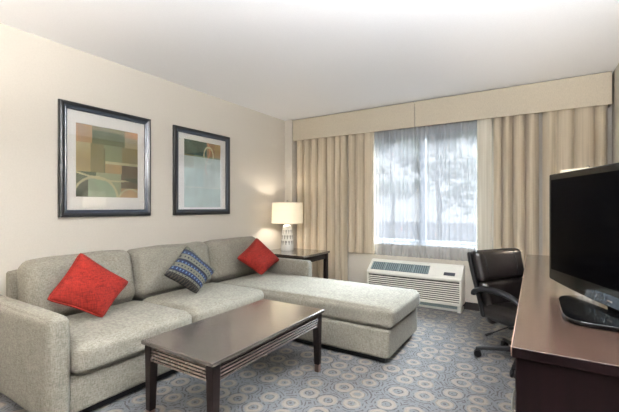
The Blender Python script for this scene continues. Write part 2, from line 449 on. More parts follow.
# ------------------------------------------------------------------ drapes
def drape(name, label, x0, x1, z0, z1, folds, amp, mat, yc, seed, cat='curtain', group=None, thick=.003, gather=0.0, dens=14, hemwave=0.0, sharp=1.0):
    rnd = random.Random(seed)
    nx = int(folds*dens); nz = 26
    # irregular fold phases
    ws = [rnd.uniform(.6, 1.4) for _ in range(folds)]; tot = sum(ws)
    amps = [rnd.uniform(.55, 1.0) for _ in range(folds)]
    edges = [0]; bul = [rnd.uniform(-.02, .19) for _ in range(folds)]; amps = [rnd.uniform(.78, 1.0) for _ in range(folds)]
    for q in ws: edges.append(edges[-1]+q/tot)
    bm = bmesh.new(); grid = []
    for j in range(nz+1):
        v = j/nz; z = z1+(z0-z1)*v; row = []
        for i in range(nx+1):
            u = i/nx
            k = min(folds-1, next(q for q in range(folds) if u <= edges[q+1]+1e-9))
            t = (u-edges[k])/(edges[k+1]-edges[k])
            a = amp*amps[k]*(.85+.15*v)
            wob = noise.noise(Vector((u*folds*.7+seed, v*1.6, seed*.3)))
            s = 2*abs(math.sin(PI*t))**sharp-1      # broad ridge, narrow deep valley
            y = yc-a*s+amp*.12*wob*(v)
            x = x0+(x1-x0)*u-(x1-x0)/folds*bul[k]*math.sin(2*PI*t)+.010*wob*v
            if gather: x += gather*(u-.5)*v*-1
            row.append(bm.verts.new((x, y, z+(hemwave*s if j == nz else 0))))
        grid.append(row)
    for j in range(nz):
        for i in range(nx):
            bm.faces.new((grid[j][i], grid[j][i+1], grid[j+1][i+1], grid[j+1][i]))
    o = obj(name, bm, mat, None, smooth=True)
    if thick:
        s = o.modifiers.new('thickness', 'SOLIDIFY'); s.thickness = thick; s.offset = 0
    sub = o.modifiers.new('smooth', 'SUBSURF'); sub.levels = 1; sub.render_levels = 1
    return tag(o, label, cat, group)
drape('window_drape', 'long beige satin drape at the far left, behind the side table lamp', -2.970, -2.165, .03, 2.40, 7, .056, M['drape'], 4.403, 3, group='beige window drapes')
drape('window_drape', 'short beige drape ending at sill height, left edge of the sheer curtain', -2.14, -1.765, .565, 2.40, 3, .038, M['drape'], 4.384, 5, group='beige window drapes')
drape('sheer_curtain', 'white translucent sheer curtain across the bright window', -1.79, -.53, .555, 2.40, 24, .011, M['sheer'], 4.444, 9, thick=0, dens=10, hemwave=.004, sharp=1.6)
drape('window_drape', 'narrow pale grey-beige drape edge directly right of the sheer curtain', -.545, -.400, .50, 2.40, 1, .020, M['lining'], 4.385, 11, group='beige window drapes')
drape('window_drape', 'deeply folded beige drape behind the office chair', -.385, .035, .03, 2.40, 4, .056, M['drape'], 4.403, 13, group='beige window drapes')
drape('window_drape', 'smoother beige drape at the far right, behind the television', .065, .585, .03, 2.40, 4, .036, M['drape'], 4.385, 17, group='beige window drapes')

# ------------------------------------------------------------------ wall air conditioner
ac = thing('air_conditioner', 'cream wall air conditioner with horizontal louvres below the window', 'air conditioner', (-1.235, YW-.001, 0))
W2 = .555
bm = bmesh.new()
prism(bm, [(-.006, .072), (-.006, .503), (-.06, .507), (-.085, .497), (-.235, .388), (-.247, .376), (-.250, .366), (-.250, .352), (-.235, .345), (-.235, .09), (-.22, .072)], -W2, W2, 'x')
bevel(obj('housing', bm, M['cream'], ac), .012, 3)
bm = bmesh.new()
box(bm, -W2+.02, W2-.02, -.2375, -.236, .10, .345, 1)
for k in range(10):
    z = .106+k*.0236
    prism(bm, [(-.2375, z), (-.252, z-.002), (-.255, z+.002), (-.249, z+.0085), (-.2375, z+.0085)], -W2+.012, W2-.012, 'x')
for x in (-W2+.004, W2-.022): box(bm, x, x+.018, -.254, -.2365, .09, .351)
box(bm, -W2+.004, W2-.004, -.254, -.2365, .085, .104)
obj('louvre_panel', bm, [M['cream'], M['slot']], ac)
# sloped top: discharge grille left, control door right
def slope(x, t, up=0.0):   # t from 0 (rear) to 1 (front)
    a = Vector((x, -.085, .497)); b_ = Vector((x, -.235, .388)); p = a.lerp(b_, t); n = Vector((0, -.109, .150)).normalized()
    return p+n*up
def slopebox(bm, x0, x1, t0, t1, u0, u1, mi=0):
    vs = [bm.verts.new(slope(x, t, u)) for u in (u0, u1) for (x, t) in ((x0, t1), (x1, t1), (x1, t0), (x0, t0))]
    for f in ((0, 3, 2, 1), (4, 5, 6, 7), (0, 1, 5, 4), (1, 2, 6, 5), (2, 3, 7, 6), (3, 0, 4, 7)):
        bm.faces.new([vs[i] for i in f]).material_index = mi
bm = bmesh.new()
slopebox(bm, -.51, .19, .18, .90, .0005, .003, 1)
for k in range(5):
    x = -.51+k*.173-.004; slopebox(bm, x, x+.008, .18, .90, .003, .008)
for k in range(28):
    x = -.505+k*.0247; slopebox(bm, x, x+.006, .20, .88, .003, .0065)
obj('discharge_grille', bm, [M['creamdark'], M['slot2']], ac)
bm = bmesh.new(); slopebox(bm, .215, .525, .05, .97, .0005, .004); bevel(obj('control_door', bm, M['cream'], ac), .0015)
bm = bmesh.new(); slopebox(bm, .36, .48, .62, .88, .0045, .0065); obj('control_display', bm, M['label'], ac)
bm = bmesh.new(); box(bm, -W2+.05, W2-.04, -.20, -.01, .035, .0715); obj('sub_base', bm, M['creamdark'], ac)
bm = bmesh.new(); box(bm, -W2+.03, W2-.012, -.17, -.012, .0, .034)
box(bm, W2-.05, W2-.012, -.215, -.17, .0, .0715); bevel(obj('foot', bm, M['cream'], ac), .004)

# ------------------------------------------------------------------ sectional sofa
so = thing('sectional_sofa', 'grey-green tweed sectional sofa with a chaise at the window end', 'sofa', (-2.6, 2.1, 0))
off = Vector((2.6, -2.1, 0))
def srb(name, x0, x1, y0, y1, z0, z1, r=.03, puff=(0, 0, 0), wr=.002, seed=0, rot=None, n=16, mat='sofa'):
    bm = bmesh.new()
    c = Vector(((x0+x1)/2, (y0+y1)/2, (z0+z1)/2))+off
    m = T(c)
    if rot is not None: m = m @ rot
    rbox(bm, (x1-x0, y1-y0, z1-z0), r, puff, n, m, wr, seed)
    return obj(name, bm, M[mat], so, smooth=True)
def piping(pts, parent, r=.0045):
    bm = bmesh.new(); tube(bm, [Vector(p)+off for p in pts], r, 8, closed=True); return obj('piping', bm, M['sofa_edge'], parent, smooth=True)
Y0, Y1, Y2, Y3 = .965, 1.745, 2.555, 3.335
srb('seat_base', XL+.06, -2.10, Y0-.002, Y2, .055, .262, .02, wr=.0015, seed=1, n=20)
srb('chaise_base', XL+.06, -.912, Y2+.004, Y3-.004, .045, .262, .022, wr=.0015, seed=2, n=24)
srb('seat_cushion', -2.72, -2.055, Y0+.004, Y1-.003, .265, .425, .045, (.012, .004, .022), .004, 3)
srb('seat_cushion', -2.72, -2.055, Y1+.003, Y2-.004, .265, .425, .045, (.012, .004, .022), .004, 4)
srb('chaise_cushion', -2.72, -.888, Y2+.002, Y3-.004, .265, .415, .042, (.008, .004, .018), .004, 5, n=26)
for k, (a, b_, tl) in enumerate(((Y0+.045, Y1-.003, 0), (Y1+.003, Y2-.003, 0), (Y2+.003, Y3-.01, 0))):
    srb('back_cushion', -2.965, -2.745, a, b_, .40, .815, .07, (.035, .0, .012), .007, 6+k, rot=Rm(-11, 'Y'))
srb('back_frame', XL+.012, XL+.10, Y0+.04, Y3-.002, .06, .735, .025, wr=.001, seed=10)
srb('arm', XL+.014, -2.085, .848, Y0-.004, .05, .598, .04, (.004, .006, .006), .003, 11, n=22)
srb('arm', XL+.014, -2.11, Y3+.002, Y3+.115, .05, .575, .032, (.003, .004, .004), .002, 12, n=22)
for x, y in ((-2.16, .92), (-3.0, .92), (-.98, 2.63), (-.98, 3.26), (-2.16, 3.38), (-3.0, 3.38)):
    bm = bmesh.new(); box(bm, x-.025+2.6, x+.025+2.6, y-.025-2.1, y+.025-2.1, 0, .052); obj('foot', bm, M['rubber'], so)
bm = bmesh.new(); box(bm, XL+.10+2.6, -2.14+2.6, Y0-2.1, Y2-2.1, .012, .056); box(bm, XL+.10+2.6, -.95+2.6, Y2+.03-2.1, Y3-.03-2.1, .012, .046)
obj('plinth', bm, M['rubber'], so)

# ------------------------------------------------------------------ throw pillows
def pillow(name, label, c4, front, thick, mat, group, stripe=None, pipe=None, dent=None, seed=0):
    """c4: top, right, bottom, left corners in the leaning plane; front: unit normal"""
    top, right, bot, left = [Vector(p) for p in c4]
    fr = Vector(front).normalized(); ctr = (top+right+bot+left)/4
    root = thing(name, label, 'pillow', tuple(bot), 0, group)
    n = 80 if stripe else 36
    bm = bmesh.new(); col = bm.loops.layers.color.new('Col') if stripe else None
    sides = []
    for sgn in (1, -1):
        g = []
        for j in range(n+1):
            row = []
            for i in range(n+1):
                u = i/n; v = j/n
                # edges bow inward between the pinched corners
                U = u*2-1; V = v*2-1
                cr = 1-.055*(U*V)**6; uu = .5+.5*U*cr*(1-.085*(1-V*V)*abs(U)); vv = .5+.5*V*cr*(1-.085*(1-U*U)*abs(V))
                p = (top*(1-uu)*(1-vv)+right*uu*(1-vv)+bot*uu*vv+left*(1-uu)*vv)
                hgt = thick*.5*((1-U**4)*(1-V**4))**.55*(.75+.25*(1-U*U)*(1-V*V))
                nz_ = noise.noise(Vector((u*3+seed, v*3, sgn*2)))
                hgt *= 1+.18*nz_
                if dent and sgn > 0: hgt *= 1-.6*math.exp(-(((u-dent[0])/.16)**2+((v-dent[1])/.22)**2))
                row.append(bm.verts.new(p+fr*(hgt*sgn)-bot))
            g.append(row)
        sides.append(g)
        for j in range(n):
            for i in range(n):
                q = (g[j][i], g[j][i+1], g[j+1][i+1], g[j+1][i])
                f = bm.faces.new(q if sgn < 0 else q[::-1])
                if col:
                    c = stripe((i+.5)/n, (j+.5)/n)
                    for l in f.loops: l[col] = (*c, 1)
    bmesh.ops.remove_doubles(bm, verts=bm.verts, dist=.0003)
    if col:
        for f in bm.faces: pass
    obj('cover', bm, mat, root, smooth=True)
    if pipe:
        bm = bmesh.new(); pts = []
        for a, b_ in (((0, 0), (1, 0)), ((1, 0), (1, 1)), ((1, 1), (0, 1)), ((0, 1), (0, 0))):
            for k in range(12):
                u = a[0]+(b_[0]-a[0])*k/12; v = a[1]+(b_[1]-a[1])*k/12; U = u*2-1; V = v*2-1
                cr = 1-.055*(U*V)**6; uu = .5+.5*U*cr*(1-.085*(1-V*V)*abs(U)); vv = .5+.5*V*cr*(1-.085*(1-U*U)*abs(V))
                pts.append(top*(1-uu)*(1-vv)+right*uu*(1-vv)+bot*uu*vv+left*(1-uu)*vv-bot)
        tube(bm, pts, .006, 8, closed=True); obj('piping', bm, pipe, root, smooth=True)
    return root
def nrm(t, y): return (math.cos(R(t))*math.cos(R(y)), math.cos(R(t))*math.sin(R(y)), math.sin(R(t)))
dz = Vector((.0, 0, .018))
pillow('throw_pillow', 'red throw pillow standing on one corner at the arm end, nearest the camera', [(-2.599, 1.246, .872), (-2.488, 1.528, .631), (-2.394, 1.285, .447), (-2.481, .995, .617)], nrm(25, 0), .15, M['red'], 'red throw pillows', pipe=M['redpipe'], dent=(.5, 1.0), seed=1)
pillow('throw_pillow', 'smaller-looking red throw pillow on the chaise in the corner near the lamp', [(-2.650, 3.127, .833), (-2.49, 3.35, .565), (-2.47, 2.99, .446), (-2.575, 2.72, .65)], nrm(25, -6), .15, M['red'], 'red throw pillows', pipe=M['redpipe'], seed=4)
NAVY, BLUE, GREYG, TAN_, DK = rgb(62, 72, 100), rgb(70, 96, 136), rgb(160, 160, 148), rgb(126, 118, 106), rgb(58, 56, 64)
def stripes(u, v):
    # bands run parallel to the top-right edge (v is across the bands)
    bands = [(0, .04, DK), (.04, .14, GREYG), (.14, .19, NAVY), (.19, .29, BLUE), (.29, .45, GREYG), (.45, .50, NAVY), (.50, .58, BLUE), (.58, .70, GREYG), (.70, .80, BLUE), (.80, .82, NAVY), (.82, .88, GREYG), (.88, .94, TAN_), (.94, 1.01, DK)]
    for a, b_, c in bands:
        if a <= v < b_:
            k = int(u*36)
            if c == GREYG and (a+.35*(b_-a) < v < a+.72*(b_-a)) and k % 3 == 0: return NAVY
            if c == BLUE and k % 3 == 1 and a+.3*(b_-a) < v < a+.75*(b_-a): return rgb(150, 170, 190)
            if c == DK and k % 3 == 0: return TAN_
            if c == TAN_ and k % 2 == 0: return DK
            return c
    return DK
pillow('throw_pillow', 'blue and grey patterned striped throw pillow leaning in the sofa middle', [(-2.562, 2.09, .846), (-2.444, 2.325, .595), (-2.375, 2.04, .447), (-2.470, 1.785, .642)], nrm(25, 0), .14, M['stripe'], None, stripe=stripes, seed=8)

# ------------------------------------------------------------------ coffee table
ct = thing('coffee_table', 'dark espresso wood coffee table with ribbed aprons in front of the sofa', 'table', (-1.56, 1.725, 0))
hx, hy = .28, .53
bm = bmesh.new(); box(bm, -hx, hx, -hy, hy, .418, .440); bevel(obj('tabletop', bm, M['tabletop'], ct), .004, 3)
lw = .052
for sx in (-1, 1):
    for sy in (-1, 1):
        bm = bmesh.new()
        cx, cy = sx*(hx-.014-lw/2), sy*(hy-.014-lw/2)
        vs = box(bm, cx-lw/2, cx+lw/2, cy-lw/2, cy+lw/2, 0, .417)
        for v in vs:
            if v.co.z < .01:
                v.co.x = cx+(v.co.x-cx)*.72+sx*.004; v.co.y = cy+(v.co.y-cy)*.72+sy*.004
                if v.co.z < .01: v.co.z = .055
        bevel(obj('leg', bm, M['darkwood'], ct), .002)
        bm = bmesh.new(); fx, fy = cx+sx*.004, cy+sy*.004
        prism(bm, [(fx-.017, fy-.017), (fx+.017, fy-.017), (fx+.017, fy+.017), (fx-.017, fy+.017)], 0, .056, 'z')
        bevel(obj('foot_cap', bm, M['footcap'], ct), .003)
def apron(a0, a1, c, axis, sgn):
    bm = bmesh.new()
    for z0 in [.332+k*.0172 for k in range(5)]:
        pr = [(c, z0), (c+sgn*.012, z0), (c+sgn*.014, z0+.002), (c+sgn*.009, z0+.0085), (c, z0+.0095)]
        prism(bm, pr, a0, a1, axis)
    if axis == 'x': box(bm, a0, a1, min(c, c-sgn*.014), max(c, c-sgn*.014), .330, .4175, 1)
    else: box(bm, min(c, c-sgn*.014), max(c, c-sgn*.014), a0, a1, .330, .4175, 1)
    obj('apron', bm, [M['slatwood'], M['apronback']], ct)
for s in (-1, 1):
    apron(-hx+.014+lw, hx-.014-lw, s*(hy-.030), 'x', s)
    apron(-hy+.014+lw, hy-.014-lw, s*(hx-.030), 'y', s)

# ------------------------------------------------------------------ side table
st = thing('side_table', 'dark wood side table in the corner under the ceramic lamp', 'table', (-2.64, 3.84, 0))
a, b_ = .36, .32
bm = bmesh.new(); box(bm, -a, a, -b_, b_, .572, .600); bevel(obj('tabletop', bm, M['tabletop'], st), .004, 3)
for sx in (-1, 1):
    for sy in (-1, 1):
        bm = bmesh.new(); cx, cy = sx*(a-.04), sy*(b_-.04); box(bm, cx-.024, cx+.024, cy-.024, cy+.024, 0, .571); bevel(obj('leg', bm, M['darkwood'], st), .002)
for s in (-1, 1):
    bm = bmesh.new(); box(bm, -a+.065, a-.065, s*(b_-.04)-.010, s*(b_-.04)+.010, .50, .571); obj('apron', bm, M['darkwood'], st)
    bm = bmesh.new(); box(bm, s*(a-.04)-.010, s*(a-.04)+.010, -b_+.065, b_-.065, .50, .571); obj('apron', bm, M['darkwood'], st)

# ------------------------------------------------------------------ lamps
def table_lamp(label, loc, watts, zs=(.36, .63), rs=(.20, .21), group=None, s=1.0, col=(1, .90, .76)):
    t = thing('table_lamp', label, 'lamp', loc, R(8), group)
    prof = [(.092, 0), (.097, .006), (.099, .03), (.098, .045)]
    zz = [.045+.012*k for k in range(23)]
    prof += [(.098-.030*((z-.045)/.27)**1.6, z) for z in zz]
    prof += [(.062, .322), (.050, .332), (.03, .338), (.012, .340)]
    bm = bmesh.new(); seg = 72
    def mf(i, k):
        r = i-3
        if 3 <= r <= 20:
            row, q = (r-3)//6, (r-3) % 6
            kk = k % 6
            if row % 2: kk = (k+3) % 6
            if q < 5 and abs(kk-2.5) < (q+.6)*.5 and q >= 1: return 1
        return 0
    lathe(bm, [(r*.86, z*zs[0]/.36) for r, z in prof], seg, mfun=mf)
    # press the grey relief inwards
    vi = {v for f in bm.faces if f.material_index == 1 for v in f.verts if all(g.material_index == 1 for g in v.link_faces)}
    for v in vi: v.co.x *= .95; v.co.y *= .95
    obj('lamp_body', bm, [M['ceramic'], M['ceramicdark']], t, smooth=True, angle=50)
    bm = bmesh.new(); lathe(bm, [(.006, .338*zs[0]/.36), (.006, zs[1]+.008)], 12)
    lathe(bm, [(.004, zs[1]+.008), (.011, zs[1]+.012), (.013, zs[1]+.022), (.007, zs[1]+.03)], 16)
    for k in range(3):
        an = 2*PI*k/3; tube(bm, [(0, 0, zs[1]-.006), (rs[0]*.985*math.cos(an), rs[0]*.985*math.sin(an), zs[1]-.006)], .0022, 6)
    obj('harp', bm, M['brass'], t, smooth=True, angle=40)
    bm = bmesh.new(); lathe(bm, [(rs[1], zs[0]), (rs[0], zs[1]), (rs[0]-.004, zs[1]), (rs[1]-.004, zs[0]), (rs[1], zs[0])], 64, caps=False)
    obj('lamp_shade', bm, M['shade'], t, smooth=True, angle=40)
    bm = bmesh.new(); zc = (zs[0]+zs[1])/2-.01
    lathe(bm, [(.013, zc-.06), (.014, zc-.035), (.028, zc-.01), (.031, zc+.01), (.026, zc+.03), (.008, zc+.043)], 20)
    for v in bm.verts: v.co.x += .02
    o = obj('bulb', bm, M['bulb'], t, smooth=True)
    l = bpy.data.lights.new('lamp_light', 'POINT'); l.energy = watts; l.color = col; l.shadow_soft_size = .035
    lo = bpy.data.objects.new('lamp_light', l); lo.location = (-.022, 0, zc+.0); link(lo, t)
    return t
table_lamp('white patterned ceramic table lamp with cream drum shade on the side table', (-2.785, 3.905, .601), 7)

# ------------------------------------------------------------------ framed pictures
def picture(label, y0, y1, z0, z1, fw, my, mz, art, group='framed prints on the long wall'):
    cy, cz = (y0+y1)/2, (z0+z1)/2; x = XL
    t = thing('framed_picture', label, 'picture', (x, cy, z0), 0, group)
    hw, hh = (y1-y0)/2, z1-z0
    bm = bmesh.new()
    # moulding profile (inset, out): outer flat, ridge, cove, inner bead
    prof = [(0, .0), (0, .022), (.006, .030), (.018, .033), (.032, .026), (.044, .020), (.050, .022), (fw, .018), (fw, .0)]
    loops = []
    for ins, out in prof:
        loops.append([bm.verts.new((out+.001, sy*(hw-ins), (hh/2)+sz*(hh/2-ins))) for sy, sz in ((-1, -1), (1, -1), (1, 1), (-1, 1))])
    for i in range(len(loops)-1):
        for k in range(4):
            f = bm.faces.new((loops[i][k], loops[i][(k+1) % 4], loops[i+1][(k+1) % 4], loops[i+1][k])); f.material_index = 1 if i in (4, 5, 6) else 0
    obj('frame', bm, [M['frame'], M['framein']], t)
    bm = bmesh.new(); iw = hw-fw
    # mat board with a window
    a0, a1, b0, b1 = -iw+my[0], iw-my[1], fw+mz[0], hh-fw-mz[1]
    xx = .006
    O = [bm.verts.new((xx, y, z)) for y, z in ((-iw-.003, fw-.003), (iw+.003, fw-.003), (iw+.003, hh-fw+.003), (-iw-.003, hh-fw+.003))]
    I = [bm.verts.new((xx, y, z)) for y, z in ((a0, b0), (a1, b0), (a1, b1), (a0, b1))]
    J = [bm.verts.new((xx-.003, y, z)) for y, z in ((a0+.002, b0+.002), (a1-.002, b0+.002), (a1-.002, b1-.002), (a0+.002, b1-.002))]
    for k in range(4):
        bm.faces.new((O[k], O[(k+1) % 4], I[(k+1) % 4], I[k])); bm.faces.new((I[k], I[(k+1) % 4], J[(k+1) % 4], J[k]))
    obj('mat_board', bm, M['mat'], t)
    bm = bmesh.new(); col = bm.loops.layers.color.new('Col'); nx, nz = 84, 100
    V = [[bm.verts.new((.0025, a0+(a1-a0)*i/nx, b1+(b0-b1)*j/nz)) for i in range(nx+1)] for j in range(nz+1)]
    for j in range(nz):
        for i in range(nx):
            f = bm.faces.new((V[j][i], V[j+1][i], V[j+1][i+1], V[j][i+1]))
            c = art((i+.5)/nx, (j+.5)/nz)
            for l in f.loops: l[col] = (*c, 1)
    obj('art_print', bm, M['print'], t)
    bm = bmesh.new(); box(bm, .0105, .0125, -iw-.002, iw+.002, fw-.002, hh-fw+.002); obj('glass_pane', bm, M['pglass'], t)
    return t
def jit(u, v, s): return noise.noise(Vector((u*6+s, v*6, s*3)))
def blend(c, d, t): return tuple(a*(1-t)+b*t for a, b in zip(c, d))
SAND, PEACH, GRN, DGRN, TEAL, CRM, OLV, BRN, PALE = rgb(206, 190, 150), rgb(226, 190, 160), rgb(110, 150, 118), rgb(62, 96, 72), rgb(52, 138, 116), rgb(228, 224, 200), rgb(150, 152, 108), rgb(134, 116, 96), rgb(196, 214, 200)
def art_one(u, v):
    c = SAND if u < .22 else blend(SAND, PALE, .4)
    if v < .25:
        if u < .24: c = blend(PEACH, SAND, .6*u/.24)
        elif u < .76: c = blend(TEAL, OLV, .35+.5*v/.25) if v > .06 else blend(GRN, PEACH, .4)
        else: c = blend(PALE, PEACH, .5+.5*(v < .1))
    elif v < .65:
        if u < .22: c = blend(SAND, CRM, .4+.4*math.sin(v*9))
        elif u < .42: c = blend(OLV, SAND, .35)
        elif u < .72: c = blend(GRN, CRM, .45) if v < .5 else blend(SAND, PEACH, .3)
        else: c = blend(OLV, SAND, .5) if v < .5 else BRN
        if abs(v-.5) < .018 and u > .42: c = CRM
        if abs(u-.43) < .015 and v > .3: c = OLV
    else:
        c = blend(GRN, DGRN, .5) if u < .3 else blend(PALE, SAND, .3)
        if u > .7: c = BRN if v < .86 else blend(PEACH, SAND, .5)
    d = math.hypot((u-.30), (v-1.02)*1.12)
    if d < .34: c = PALE if u > .18 else DGRN
    if abs(d-.34) < .018: c = CRM
    d2 = math.hypot(u-.86, (v-1.05)*1.1)
    if d2 < .2: c = blend(PEACH, CRM, .4)
    if abs(d2-.2) < .014: c = CRM
    if abs(v-(.66+.10*math.sin(u*2.6))) < .012: c = CRM
    if u > .76 and .70 < v < .74+.2*(u-.76): c = DGRN
    c = blend(c, rgb(214, 210, 190), .28)
    return blend(c, (.5, .5, .45), max(0, min(.5, .35*jit(u, v, 2)+.1)))
def art_two(u, v):
    if v < .22:
        c = blend(DGRN, TEAL, .8) if u < .6 else blend(PEACH, OLV, .4)
        if u > .82: c = SAND
    elif v < .42: c = blend(OLV, SAND, .5) if u < .25 else blend(GRN, CRM, .55)
    elif v < .7: c = blend(PALE, TEAL, .25) if u < .5 else blend(PALE, CRM, .5)
    else: c = blend(PALE, GRN, .25)
    if abs(u-.62-.06*math.sin(v*12)) < .02 and v < .5: c = PEACH
    if abs(math.hypot(u-.65, v-.2)-.13) < .015: c = CRM
    if abs(v-.70) < .012: c = CRM
    if v > .24: c = blend(c, (.80, .86, .86), .78)  # pale window reflection blended into the print's own colours
    return blend(c, (.6, .62, .6), max(0, min(.5, .35*jit(u, v, 5)+.1)))
picture('left abstract print with green blocks and circle arcs in dark frame', 1.335, 2.118, 1.092, 2.006, .058, (.07, .062), (.105, .095), art_one)
picture('right abstract print with teal band and painted-in pale window reflection, in dark frame', 2.376, 3.168, 1.090, 2.007, .058, (.082, .074), (.022+.0, .055), art_two)

# ------------------------------------------------------------------ desk
dk = thing('desk', 'long dark brown desk along the right wall carrying the television', 'desk', (-.06, 1.25, 0))
DL, DD, DH = 2.52, XR-.012+.06, .75
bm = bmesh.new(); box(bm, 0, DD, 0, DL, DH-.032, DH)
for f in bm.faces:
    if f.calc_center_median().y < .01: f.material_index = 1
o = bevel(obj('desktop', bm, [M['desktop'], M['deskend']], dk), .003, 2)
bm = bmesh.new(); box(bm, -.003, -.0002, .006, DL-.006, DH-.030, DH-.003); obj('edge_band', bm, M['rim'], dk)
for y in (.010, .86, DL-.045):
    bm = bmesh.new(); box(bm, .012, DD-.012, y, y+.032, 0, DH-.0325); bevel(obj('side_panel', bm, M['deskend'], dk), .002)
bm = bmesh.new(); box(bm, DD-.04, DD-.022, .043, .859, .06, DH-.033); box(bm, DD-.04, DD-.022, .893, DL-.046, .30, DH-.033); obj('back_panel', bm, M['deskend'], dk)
for k in range(3):
    z0 = .06+k*.218
    bm = bmesh.new(); box(bm, .008, .028, .044, .858, z0, z0+.212); o = bevel(obj('drawer', bm, M['darkwood'], dk), .002)
    bm = bmesh.new(); tube(bm, smoothpath([(.008, .36, z0+.106), (-.014, .37, z0+.106), (-.014, .53, z0+.106), (.008, .54, z0+.106)], 4), .005, 8); obj('handle', bm, M['brass'], o, smooth=True)

# ------------------------------------------------------------------ television
ang = R(22.5)   # screen direction away from the camera leans to the left
tv = thing('television', 'glossy black flat-screen television on its stand on the desk', 'television', (.264, 1.818, DH+.001), ang)
# local frame: +y runs along the screen away from the camera, -x is the viewing side
L2, Z0, Z1 = .485, .052, .590
bm = bmesh.new()
def tvcurve(n=16, side=0):
    pts = []
    for k in range(n+1):
        y = -L2+2*L2*k/n; t = (y/L2)
        pts.append((y, Z0-.022*(1-t*t)**1.0))
    return pts
low = tvcurve()
poly = [(y, z) for y, z in low]+[(L2, Z1), (-L2, Z1)]
prism(bm, poly, -.018, .022, 'x'); bevel(obj('bezel', bm, M['tvblack'], tv), .006, 3)
bm = bmesh.new(); box(bm, -.0200, -.0182, -L2+.026, L2-.026, Z0+.052, Z1-.030); obj('screen', bm, M['tvscreen'], tv)
bm = bmesh.new(); box(bm, .0225, .055, -L2*.72, L2*.72, Z0+.05, Z1-.08); bevel(obj('rear_housing', bm, M['rubber'], tv), .012, 3)
bm = bmesh.new()   # trim piece under the panel centre
pp = []
for k in range(13):
    y = -.17+.34*k/12; pp.append((y, Z0-.021*(1-(y/L2)**2)+.0035))
pp += [(.15, Z0+.018-.004), (.08, Z0+.026), (0, Z0+.028), (-.08, Z0+.026), (-.15, Z0+.014)]
prism(bm, pp, -.0198, -.0182, 'x'); obj('trim', bm, M['tvsilver'], tv)
bm = bmesh.new()   # small unreadable maker's badge
for k in range(5): box(bm, -.0206, -.0199, -.016+k*.0065, -.012+k*.0065, Z0-.0005, Z0+.0055)
obj('badge', bm, M['brass'], tv)
bm = bmesh.new(); pts = []
for k in range(28):
    a_ = 2*PI*k/28; c_, s_ = math.cos(a_), math.sin(a_)
    pts.append((math.copysign(abs(c_)**.42, c_)*.13, math.copysign(abs(s_)**.42, s_)*.235))
pts = [(x*.178/.13, y*.238/.235) for x, y in pts]
prism(bm, [(x*.97, y*.97) for x, y in pts], .0, .004, 'z')
prism(bm, pts, .004, .017, 'z')
for v in bm.verts: v.co = Matrix.Rotation(-ang, 4, 'Z') @ v.co
bevel(obj('stand_base', bm, M['tvblack'], tv), .004, 3)
bm = bmesh.new()
prism(bm, [(-.012, -.075), (.035, -.09), (.05, 0), (.035, .09), (-.012, .075)], .0175, Z0+.02, 'z')
for v in bm.verts:
    if v.co.z > .05: v.co.y *= .85
    v.co.x += .028
obj('neck', bm, M['tvblack'], tv)

# desk lamp half hidden behind the television
table_lamp('lamp with cream drum shade on the desk, mostly hidden by the television', (.335, 3.38, DH+.001), 7, zs=(.42, .70), rs=(.17, .18))

# ------------------------------------------------------------------ office chair
oc = thing('office_chair', 'black leather office chair with loop arms pushed towards the desk', 'chair', (-.075, 3.15, 0), R(-37))
def O(name, bm, mat, parent=oc, **k): return obj(name, bm, M[mat], parent, **k)
# star base (its own heading)
hd = R(189+37)
bm = bmesh.new(); lathe(bm, [(.045, .07), (.05, .08), (.05, .125), (.034, .135)], 24); hub = O('hub', bm, 'rubber', smooth=True, angle=40)
for k in range(5):
    a_ = hd+k*2*PI/5; m = Matrix.Rotation(a_, 4, 'Z')
    bm = bmesh.new()
    prof = [(.035, .078, .024, .040), (.12, .078, .021, .034), (.22, .068, .018, .027), (.300, .060, .018, .024), (.325, .056, .016, .020)]
    rings = []
    for x, z, hw_, hh_ in prof:
        rings.append([bm.verts.new(m @ Vector((x, y, zz))) for y, zz in ((-hw_, z), (hw_, z), (hw_*.7, z+hh_), (-hw_*.7, z+hh_))])
    for i in range(len(rings)-1):
        for q in range(4): bm.faces.new((rings[i][q], rings[i][(q+1) % 4], rings[i+1][(q+1) % 4], rings[i+1][q]))
    bm.faces.new(rings[0]); bm.faces.new(rings[-1][::-1])
    lg = bevel(O('base_leg', bm, 'rubber'), .004)
    bm = bmesh.new()
    for s in (-1, 1):
        b2 = bmesh.new(); lathe(b2, [(.012, -.009), (.024, -.0085), (.027, -.005), (.027, .005), (.024, .0085), (.012, .009)], 20)
        mm = m @ T((.310, s*.013, .0275)) @ Rm(90, 'X')
        for v in b2.verts: v.co = mm @ v.co
        tmp = bpy.data.meshes.new('t'); b2.to_mesh(tmp); b2.free(); bm.from_mesh(tmp); bpy.data.meshes.remove(tmp)
    box(bm, .302, .318, -.005, .005, .03, .062, mat=m)
    O('caster', bm, 'rubber', smooth=True, angle=40)
bm = bmesh.new(); lathe(bm, [(.026, .135), (.026, .20), (.018, .202), (.018, .30)], 20); O('gas_column', bm, 'rubber', smooth=True, angle=40)
bm = bmesh.new(); box(bm, -.10, .12, -.07, .07, .285, .318); bevel(O('mechanism', bm, 'rubber'), .006)
# seat
bm = bmesh.new()
def seatwarp(p):
    q = Vector(p); t = (p.x/.24)
    q.z += .012*(abs(p.y)/.24)**2-.018*max(0, t)**2
    q.y *= 1-.06*max(0, -t)
    return q
rbox(bm, (.48, .49, .10), .05, (.0, .0, .018), 18, T((.02, 0, .365)), .004, 21, warp=seatwarp); O('seat', bm, 'leather', smooth=True)
